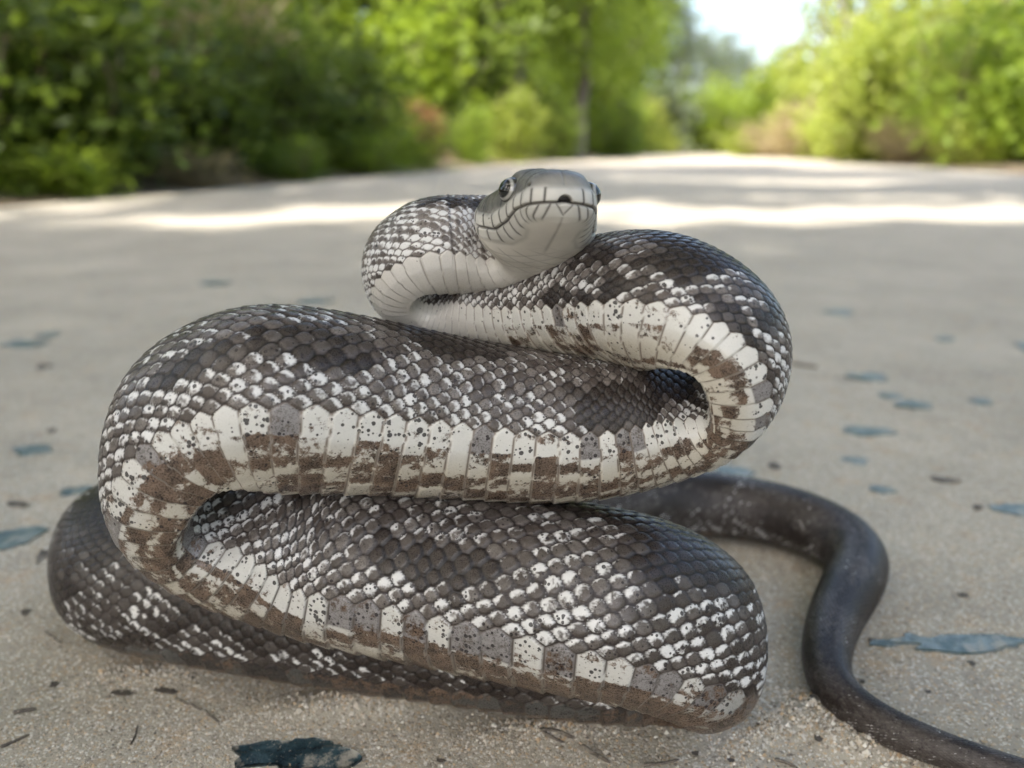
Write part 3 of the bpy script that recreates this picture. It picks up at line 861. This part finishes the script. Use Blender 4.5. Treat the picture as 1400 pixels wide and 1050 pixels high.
    cream = cream * lerp(1.0, .82, sstep(.5, 1, Dt))[..., None]
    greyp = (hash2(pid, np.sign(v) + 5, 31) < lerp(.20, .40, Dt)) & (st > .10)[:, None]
    cream = cream * lerp(1.0, .14, sstep(.86, .98, Dt))[..., None]  # lowest coil's belly darkened in colour, standing in for contact shade
    upper = sstep(1.55, 1.75, lat + .25 * (ldu))
    cv = np.where((greyp & (lat < 3.8))[..., None], np.array([.25, .235, .23]) * lerp(1.0, .14, sstep(.84, .98, Dt))[..., None], cream)  # grey plates of the lowest coil get the same painted shade
    b0 = vnoise(pid * .75, lat * .52 + 7 * np.sign(v), 51) * .62 + vnoise(pid * 2.3, lat * .46 + 3 * hash2(pid, 8, 4), 52) * .38
    blo = .5 + 1.25 * (b0 - lerp(.66, .24, Dt)) * 1.0
    blo = blo * np.where(lat < 3.3, .55, 1.0) - np.where(lat < 2.8, .0, 0)
    blo = blo + .08 * sstep(.55, .95, Dt) * sstep(3.1, 4.3, lat)
    spk = lerp(.25, .75, hash2(pid, 9, 77)) * lerp(.35, 1.0, sstep(0, .3, Dt)) * np.where(lat < 3.6, 1.0, .55)
    spk = np.where(isv, spk, .25 + .35 * rnd)
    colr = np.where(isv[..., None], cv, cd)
    wht = np.where(isv & ~(greyp & (lat < 3.8)), -1.0, np.where(isv, .12, 1) * np.clip(wf, 0, 1))
    blo = np.where(isv, np.clip(blo, 0, 1), 0.0)
    blo = np.where(isv, lerp(blo, 1.0, tailf), blo)
    # skin and plate joints
    jw = np.where(isv, .24, .35)
    joint = 1 - sstep(jw * .62, jw * 1.05, e)
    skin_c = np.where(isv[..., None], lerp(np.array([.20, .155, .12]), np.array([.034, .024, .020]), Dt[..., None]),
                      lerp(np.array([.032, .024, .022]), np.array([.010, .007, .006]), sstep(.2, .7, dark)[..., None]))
    skin_c = lerp(skin_c, np.array([.30, .27, .25]), (np.where(isv, 0, 1) * sstep(.62, .8, W) * (1 - dark) * .6)[..., None])
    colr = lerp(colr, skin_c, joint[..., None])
    # ---- head: shape details and colours
    nh = int(np.searchsorted(st, HEAD + .012))
    t = st[:nh, None]; x = X[:nh]; y = Yc[:nh]; ax = np.abs(x)
    zm = np.interp(st[:nh], [0, .003, .006, .010, .014, .018, .022, .026], [-.0012, -.0011, -.0012, -.0024, -.0028, -.0014, .0010, .0028])[:, None]
    dz = y - zm
    hf = 1 - sstep(.0225, .0275, t)                     # fades behind the jaw
    wl = hw * cap
    al = np.concatenate([[0], np.cumsum(np.hypot(np.diff(st), np.diff(wl)))])[:nh, None]
    al_x = np.interp(ax, wl[:nh][np.argsort(wl[:nh])], np.sort(al[:, 0]))
    al = lerp(al_x, al + 0 * ax, sstep(.0028, .0060, t))
    mental = np.exp(-((ax - (.0016 - np.clip(-dz, 0, 1) * .95)) / .0002) ** 2) * (dz < 0) * (dz > -.0018) * (t < .005)
    seam = np.exp(-(dz / .00022) ** 2) * (1 - sstep(.0215, .0235, t)) * sstep(.0006, .0010, ax)
    dh = -.00045 * seam
    dh = dh + .00022 * sstep(0, .0004, dz) * (1 - sstep(.0020, .0030, dz)) * hf     # upper lip
    dh = dh + .00018 * sstep(0, .0004, -dz) * (1 - sstep(.0018, .0026, -dz)) * hf
    ub = np.array([.0034, .0058, .0082, .0106, .0131, .0157, .0184, .0212, .0240, .0265])
    lb = np.array([.0022, .0042, .0062, .0084, .0107, .0131, .0156, .0181, .0206, .0232, .0258])
    def bars(aa, bs, wd): return np.max(np.exp(-((aa[..., None] - bs) / wd) ** 2), -1)
    slant = .10
    up_l = bars(al + slant * dz + 0 * dz, ub, .00023) * sstep(0.0, .0002, dz) * (1 - sstep(.0024, .0029, dz))
    lo_l = bars(al + .45 * dz + 0 * dz, lb, .00023) * sstep(0.0, .0002, -dz) * (1 - sstep(.0020, .0027, -dz))
    lbord = np.exp(-((dz - .0029) / .00016) ** 2) * sstep(.005, .007, t)
    cbord = np.exp(-((dz + .0027) / .00018) ** 2) * sstep(.006, .008, t)
    # gular creases under the chin, and the chin groove
    gul = np.maximum(np.exp(-((x) / .00022) ** 2) * (y < 0) * (dz < -.002) * (1 - sstep(.012, .016, t)),
                     0 * ax * (y < -.003) * sstep(.002, .004, t) * (1 - sstep(.014, .018, t)))
    lat_ = np.minimum(np.abs(np.sin(np.pi * (t / .0030 + ax / .0062))), np.abs(np.sin(np.pi * (t / .0030 - ax / .0062))))
    latt = np.exp(-(lat_ / .16) ** 2)
    chinl = latt * sstep(.0032, .0042, -dz) * sstep(.005, .009, t)
    temple = latt * sstep(.0030, .0036, dz) * sstep(.0125, .0150, t)
    lines = np.maximum.reduce([up_l, lo_l * .9, lbord * .35, cbord * .30, gul * .4, mental * .8, chinl * .38, temple * .6]) * hf
    dh = dh - .00014 * lines
    # big shields on the crown
    crown = (y > 0) & (dz > .003)
    shl = np.maximum.reduce([np.exp(-((t - b) / .00016) ** 2) + 0 * x for b in (.0040, .0068, .0108, .0165)] + [np.exp(-(x / .00018) ** 2) * ((t < .0068) | (t > .0165)), np.exp(-((ax - .0030) / .00018) ** 2) * (t > .0068) * (t < .0165)]) * crown * hf * (1 - sstep(.0235, .025, t))
    dh = dh - .00012 * shl
    # brow ridge, eye socket, cheek
    ex_t, ey_y = .0096, .0030
    de = np.hypot(t - ex_t, (y - ey_y))
    dh = dh + .00080 * np.exp(-(((t - ex_t) / .0026) ** 2 + ((y - .0058) / .0010) ** 2)) * (ax > .002)
    dh = dh - .00075 * np.exp(-(de / .0017) ** 2) * (ax > .003)
    dh = dh - .00045 * np.exp(-(((t - .0056) / .0022) ** 2 + ((y - .0022) / .0014) ** 2)) * (ax > .003)     # hollow before the eye
    # nostrils on the sides of the snout
    nos = np.exp(-(((t - .0030) / .00034) ** 2 + ((y - .0024) / .00030) ** 2)) * (ax > .0025)
    dh = dh - .0006 * nos
    # notch in the upper lip for the tongue
    no = np.clip(1.25 - np.hypot(x / .00125, np.clip(dz - .0000, -9, 9) / .00125), 0, 1) * (dz > -.00012) * (t < .006)
    notch = sstep(.15, .35, no)
    dh = dh - .0011 * notch
    disp[:nh] += dh
    topc = lerp(np.array([.060, .056, .048]), np.array([.150, .142, .125]), fbm(t * 700 + 0 * x, x * 700, 61, 4)[..., None])
    topc = topc * lerp(1, .40, np.clip(shl, 0, 1))[..., None] * (.55 + .9 * fbm(t * 2200 + 0 * x, x * 2200 + y * 900, 68, 3))[..., None]
    snout = np.array([.24, .228, .206]) * (.86 + .3 * fbm(t * 900 + 0 * x, x * 900 + y * 600, 62, 3))[..., None]
    topc = lerp(snout, topc, sstep(.0008, .0040, t + y * .20)[..., None])
    lab = np.array([.45, .43, .39]) * (.88 + .24 * fbm(al * 500 + 0 * x, dz * 500, 63, 3))[..., None]
    chin = np.array([.50, .465, .41]) * (.92 + .16 * fbm(t * 260 + 0 * x, x * 260, 64, 3))[..., None]
    hc = lerp(lab, topc, sstep(.0018, .0034, dz + .0009 * (fbm(t * 600 + 0 * x, y * 600, 65, 3) - .5))[..., None])
    hc = lerp(chin, hc, sstep(-.0030, -.0018, dz)[..., None])
    pep = (fbm(al * 2600 + 0 * x, y * 2600, 66, 2) > .80) * (dz > .0005) * sstep(.010, .014, t)
    hc = lerp(hc, np.array([.05, .04, .035]), (pep * .7)[..., None])
    hc = lerp(hc, np.array([.035, .028, .024]), np.clip(np.maximum(lines * 1.0 * np.where(lines > .3, 1, .8), seam * .85), 0, 1)[..., None])
    hc = lerp(hc, np.array([.010, .008, .008]), np.maximum(notch, nos * .8)[..., None])
    hm = 1 - sstep(.024, .032, t + .004 * (fbm(t * 300 + 0 * x, y * 300, 67, 2) - .5) - .004 * (y > .0))
    # throat behind the chin stays plain cream
    thr = sstep(-.001, -.003, dz) if False else 1 - sstep(-.004, -.002, dz)
    colr[:nh] = lerp(colr[:nh], hc, hm[..., None])
    alpha = joint.copy()
    alpha[:nh] = np.maximum(alpha[:nh] * (1 - hm), hm)
    # neck belly: cream, faint joints
    nb = (1 - sstep(.075, .10, st))[:, None] * isv
    colr = lerp(colr, np.array([.53, .50, .46]) * (1 - .35 * joint[..., None]), (nb * .8 * bodyf)[..., None])
    blo = blo * (1 - nb); spk = spk * (1 - .55 * nb)
    Vv = base + disp[..., None] * nrm
    # keep the lowest coil and the tail on the sand
    Vv[..., 2] = np.where(Vv[..., 2] < .0012, .0012 + (Vv[..., 2] - .0012) * .12, Vv[..., 2])
    colA = np.concatenate([colr, np.ones((nr, nc, 1))], 2).reshape(-1, 4)
    msk = np.stack([np.clip(spk, 0, 1), blo, wht, np.clip(alpha, 0, 1)], 2).reshape(-1, 4)
    verts = Vv.reshape(-1, 3)
    faces = grid_faces(nr, nc, True)
    # close both ends
    tip0 = Vv[0].mean(0) - tg[0] * .00002; tip1 = Vv[-1].mean(0) + tg[-1] * .0006
    nV = len(verts)
    verts = np.concatenate([verts, tip0[None], tip1[None]])
    colA = np.concatenate([colA, colA[:1], colA[-1:]]); msk = np.concatenate([msk, msk[:1], msk[-1:]])
    j = np.arange(nc); jn = (j + 1) % nc
    capf = np.concatenate([np.stack([np.full(nc, nV), jn, j, j], 1)[:, [0, 1, 2, 2]]])
    # quads only: degenerate tips are avoided by pairing columns
    je = np.arange(0, nc, 2)
    cap0 = np.stack([np.full(len(je), nV), (je + 2) % nc, (je + 1) % nc, je], 1)
    lb0 = (nr - 1) * nc
    cap1 = np.stack([np.full(len(je), nV + 1), lb0 + je, lb0 + (je + 1) % nc, lb0 + (je + 2) % nc], 1)
    faces = np.concatenate([faces, cap0, cap1])[:, ::-1]
    root = empty('snake', tuple(C[np.argmin(C[:, 2] + 0 * C[:, 0])] * np.array([1, 1, 0])))
    root.location = (0, .165, 0)
    tag(root, 'grey rat snake reared up in stacked loops on the sandy road', 'snake')
    body = obj('body', np_mesh('body', verts, faces, {'col': colA, 'msk': msk}), M_SNAKE, root)
    body.matrix_parent_inverse = Matrix.Translation((0, -.165, 0))
    # eyes: dark ball with a pale ring, looking sideways and a little forward
    def pos(tt): return np.array([np.interp(tt, st, C[:, j]) for j in range(3)])
    ce = pos(ex_t); ih = int(np.searchsorted(st, ex_t))
    T0, N0, S0 = tg[ih], nn[ih], sd[ih]
    lat_w = np.interp(ex_t, st, w_)
    er = .0024
    for sg in (-1, 1):
        look = sg * S0 * .88 - T0 * .45 + N0 * .10; look /= np.linalg.norm(look)
        cc = ce + sg * S0 * (lat_w - .00150) + N0 * ey_y
        a = np.cross(look, N0); a /= np.linalg.norm(a); bb = np.cross(a, look)
        la = np.linspace(0, np.pi, 28)[1:-1]; lo = np.linspace(0, 2 * np.pi, 36, endpoint=False)
        vv = (np.cos(la)[:, None, None] * look + np.sin(la)[:, None, None] * (np.cos(lo)[None, :, None] * a + np.sin(lo)[None, :, None] * bb)) * er + cc
        ring = la[:, None] + 0 * lo[None]
        ce_c = np.where((ring < .80)[..., None], np.array([.006, .006, .007]), np.where((ring < .98)[..., None], np.array([.30, .29, .26]), np.array([.05, .045, .04])))
        vv = vv.reshape(-1, 3); ce_c = np.concatenate([ce_c.reshape(-1, 3), np.ones((ring.size, 1))], 1)
        ff = grid_faces(len(la), 36, True)
        n0 = len(vv)
        vv = np.concatenate([vv, (cc + look * er)[None], (cc - look * er)[None]])
        ce_c = np.concatenate([ce_c, ce_c[:1], ce_c[-1:]])
        je = np.arange(0, 36, 2)
        ff = np.concatenate([ff, np.stack([np.full(18, n0), (je + 2) % 36, (je + 1) % 36, je], 1),
                             np.stack([np.full(18, n0 + 1), 25 * 36 + je, 25 * 36 + (je + 1) % 36, 25 * 36 + (je + 2) % 36], 1)])
        eo = obj('eye', np_mesh('eye', vv, ff[:, ::-1], {'col': ce_c}), M_EYE, root)
        eo.matrix_parent_inverse = Matrix.Translation((0, -.165, 0))
    print('snake', nr, nc, nr * nc, 'length', total, 'scales along', ucum[-1])

build_snake()

# ------------------------------------------------------------------ litter on the sand
drng = np.random.default_rng(5)
def flake(px, py, wpx, hpx, mat, label, group, ang=0., name='leaf_fragment', curl=.10, cat='leaf', seed=0):
    """thin ragged piece of leaf lying on the sand, its size read from the photograph"""
    r = np.random.default_rng(seed + int(px) * 7 + int(py))
    g = cpt(px, py, .001)
    a0 = cpt(px - wpx / 2, py, .001); a1 = cpt(px + wpx / 2, py, .001)
    b0 = cpt(px, py + hpx / 2, .001); b1 = cpt(px, py - hpx / 2, .001)
    L = np.linalg.norm(a1 - a0) / 2; Wd = np.linalg.norm(b1 - b0) / 2
    n = 40; rings = 6
    th = np.linspace(0, 2 * np.pi, n, endpoint=False)
    rag = (1 + .35 * np.cos(th + px) * (px % 3 - 1)) * (1 + .5 * (vnoise(np.cos(th) * 2.2 + px, np.sin(th) * 2.2 + py, 3) - .5) + .32 * (vnoise(np.cos(th) * 7 + px, np.sin(th) * 7 + py, 4) - .5))
    top = []
    for k in range(rings + 1):
        q = k / rings
        x = np.cos(th) * L * rag * q; y = np.sign(np.sin(th)) * np.abs(np.sin(th)) ** 1.1 * Wd * rag * q
        ca, sa = math.cos(R(ang)), math.sin(R(ang))
        z = .0009 + curl * Wd * (vnoise(x / L * 1.6 + px, y / Wd * 1.6, 6) - .35) * q + curl * .4 * Wd * np.cos(2 * th) * q * q
        top.append(np.stack([x * ca - y * sa, x * sa + y * ca, np.maximum(z, .0003)], 1))
    top = np.array(top)                         # rings+1, n, 3
    thick = min(.0007, Wd * .25)
    bot = top.copy(); bot[..., 2] -= thick
    V = np.concatenate([top.reshape(-1, 3), bot.reshape(-1, 3)])
    F1 = grid_faces(rings + 1, n, True); off = (rings + 1) * n
    F2 = F1[:, ::-1] + off
    j = np.arange(n); jn = (j + 1) % n; e = rings * n
    F3 = np.stack([e + j, e + jn, off + e + jn, off + e + j], 1)[:, ::-1]
    me = np_mesh(name, V, np.concatenate([F1, F2, F3]))
    o = obj(name, me, mat)
    o.location = (g[0], g[1], float(road_z(np.array([g[0]]), np.array([g[1]]))[0]) - .0004)
    tag(o, label, cat, group)
    return o

flake(420, 1022, 150, 46, M_FLAKE, 'large dark blue green leaf fragment lying in front of the lowest coil', None, -4, curl=.16)
flake(1312, 871, 175, 24, M_FLAKE_PALE, 'long pale teal leaf fragment on the sand beside the tail', None, 0)
flake(1218, 872, 40, 8, M_FLAKE_PALE, 'narrow teal sliver at the end of the long leaf fragment', None, 0)
LB, GB = 'small teal leaf fragment lying flat on the pale sand', 'small teal leaf fragments on the sand'
for px, py, w, h in [(1186, 513, 56, 11), (1257, 553, 48, 10), (1219, 539, 30, 8), (1200, 584, 66, 10), (1167, 622, 34, 8), (1207, 664, 32, 10), (1384, 691, 56, 14), (1003, 640, 50, 12),
                     (1398, 470, 22, 10), (1290, 460, 26, 6), (45, 613, 46, 13), (33, 467, 52, 11), (62, 454, 30, 6), (105, 664, 44, 9), (20, 725, 62, 24), (430, 411, 44, 7), (300, 385, 40, 6), (1340, 545, 26, 6), (1150, 425, 40, 6)]:
    flake(px, py, w, h, M_FLAKE_PALE, LB, GB, drng.uniform(-12, 12))
LD, GD = 'dark brown crumb of bark on the sand', 'dark crumbs on the sand'
for px, py, w, h in [(1290, 653, 30, 7), (1062, 632, 14, 8), (65, 497, 18, 5), (70, 585, 10, 6), (22, 683, 34, 5), (58, 752, 10, 16), (35, 830, 10, 7), (75, 932, 9, 6), (1110, 966, 16, 10), (1118, 1010, 12, 8), (1337, 690, 10, 6), (1195, 870, 10, 6), (1180, 925, 7, 5), (1320, 810, 12, 5), (165, 945, 26, 7), (230, 942, 34, 6), (1000, 1030, 10, 5), (950, 1020, 9, 6), (600, 1035, 12, 5), (1330, 900, 9, 5), (1270, 940, 8, 4)]:
    flake(px, py, w, h, M_TWIG, LD, GD, drng.uniform(-25, 25), 'bark_crumb', .2, 'bark')

def twig(px0, py0, px1, py1, rad, label, group=None, mat=None, bend=.06):
    r = np.random.default_rng(int(px0 * 3 + py0))
    a = cpt(px0, py0, rad); b = cpt(px1, py1, rad)
    za = float(road_z(np.array([a[0]]), np.array([a[1]]))[0]); zb = float(road_z(np.array([b[0]]), np.array([b[1]]))[0])
    L = np.linalg.norm(b - a); t = np.linspace(0, 1, 12)[:, None]
    pts = (a * (1 - t) + b * t) - a; pts[:, 2] = (1 - t[:, 0]) * za + t[:, 0] * zb - za
    pts = pts + r.normal(size=3) * np.array([1, 1, 0]) * bend * L * 4 * t * (1 - t) + r.normal(size=(12, 3)) * np.array([1, 1, .3]) * L * .008
    rr = rad * np.interp(t[:, 0], [0, .08, .9, 1], [.5, 1, .75, .25])
    o = obj('twig', np_mesh('twig', *tube_mesh(pts, rr, 7)), mat or M_TWIG)
    o.location = (a[0], a[1], za + rad * .8)
    tag(o, label, 'twig', group)
TL, TG = 'short dark pine needle piece pressed into the sand', 'dark needle pieces on the sand'
for a in [(0, 1022, 40, 1005, .0004), (18, 975, 50, 970, .0005), (178, 1018, 187, 990, .00025), (738, 1000, 788, 1008, .0005), (795, 1015, 835, 1040, .0005), (745, 1004, 772, 1012, .0004), (240, 955, 300, 990, .0003), (1078, 492, 1118, 500, .0010), (880, 1040, 930, 1032, .0004), (60, 860, 84, 878, .0003), (1060, 1030, 1092, 1042, .0004)]:
    twig(*a, TL, TG)

# ------------------------------------------------------------------ loose quartz grains close to the camera
def grains(n=26000):
    r = np.random.default_rng(77)
    P, sz = [], []
    px = r.uniform(-60, 1460, n); py = 1100 - 520 * r.uniform(0, 1, n) ** 1.5
    for px_, py_ in zip(px, py):
        P.append(cpt(px_, py_, 0))
    P = np.array(P); sz = np.exp(r.normal(size=n) * .38) * .00017
    # heap grains on the little ridges
    for qx, qy, ln, wd, h, ang in SAND_RIDGES:
        m = int(900 * ln / .018); g = cpt(qx, qy, 0); a = R(ang)
        p = r.normal(size=m) * ln * .6; q = r.normal(size=m) * wd * .62
        P = np.concatenate([P, np.stack([g[0] + p * math.cos(a) - q * math.sin(a), g[1] + p * math.sin(a) + q * math.cos(a), 0 * p], 1)])
        sz = np.concatenate([sz, np.exp(r.normal(size=m) * .35) * .00030])
    P[:, 2] = road_z(P[:, 0], P[:, 1]) + sz * .25
    m = len(P)
    octa = np.array([[1, 0, 0], [0, 1, 0], [-1, 0, 0], [0, -1, 0], [0, 0, 1], [0, 0, -1]], float)
    tri = np.array([[0, 1, 4], [1, 2, 4], [2, 3, 4], [3, 0, 4], [1, 0, 5], [2, 1, 5], [3, 2, 5], [0, 3, 5]])
    jit = octa[None] * r.uniform(.6, 1.25, (m, 6, 1)) + r.normal(size=(m, 6, 3)) * .15
    V = (P[:, None] + jit * sz[:, None, None]).reshape(-1, 3)
    F = (np.arange(m)[:, None, None] * 6 + tri[None]).reshape(-1, 3)
    pal = np.array([[.50, .45, .38], [.62, .59, .53], [.45, .33, .21], [.30, .26, .21], [.12, .10, .085], [.55, .48, .38]])
    C = pal[r.choice(6, m, p=[.34, .22, .14, .12, .05, .13])] * r.uniform(.8, 1.15, (m, 1))
    C = np.repeat(np.concatenate([C, np.ones((m, 1))], 1), 6, 0)
    o = obj('sand_grains', np_mesh('sand_grains', V, F, {'col': C}, smooth=False), M_GRAIN)
    tag(o, 'loose pale quartz grains scattered over the sandy road', 'sand', kind='stuff')
grains()

# ------------------------------------------------------------------ labels: look-alikes are told apart by their order from the snake
ORD = ['first', 'second', 'third', 'fourth', 'fifth', 'sixth', 'seventh', 'eighth', 'ninth', 'tenth', 'eleventh', 'twelfth', 'thirteenth', 'fourteenth', 'fifteenth', 'sixteenth', 'seventeenth', 'eighteenth', 'nineteenth', 'twentieth', 'twenty-first', 'twenty-second', 'twenty-third']
bpy.context.view_layer.update()
sets = {}
for o in list(scene.objects):
    if o.parent is None and o.get('label') and o.get('category') in ('shrub', 'tree', 'grass tuft', 'leaf', 'bark', 'twig'):
        sets.setdefault(o['label'], []).append(o)
for lab, os_ in sets.items():
    if 1 < len(os_) <= len(ORD):
        for k, o in enumerate(sorted(os_, key=lambda q: (q.location - Vector((0, .165, 0))).length)):
            o['label'] = lab + ', ' + ORD[k] + ' from the snake'
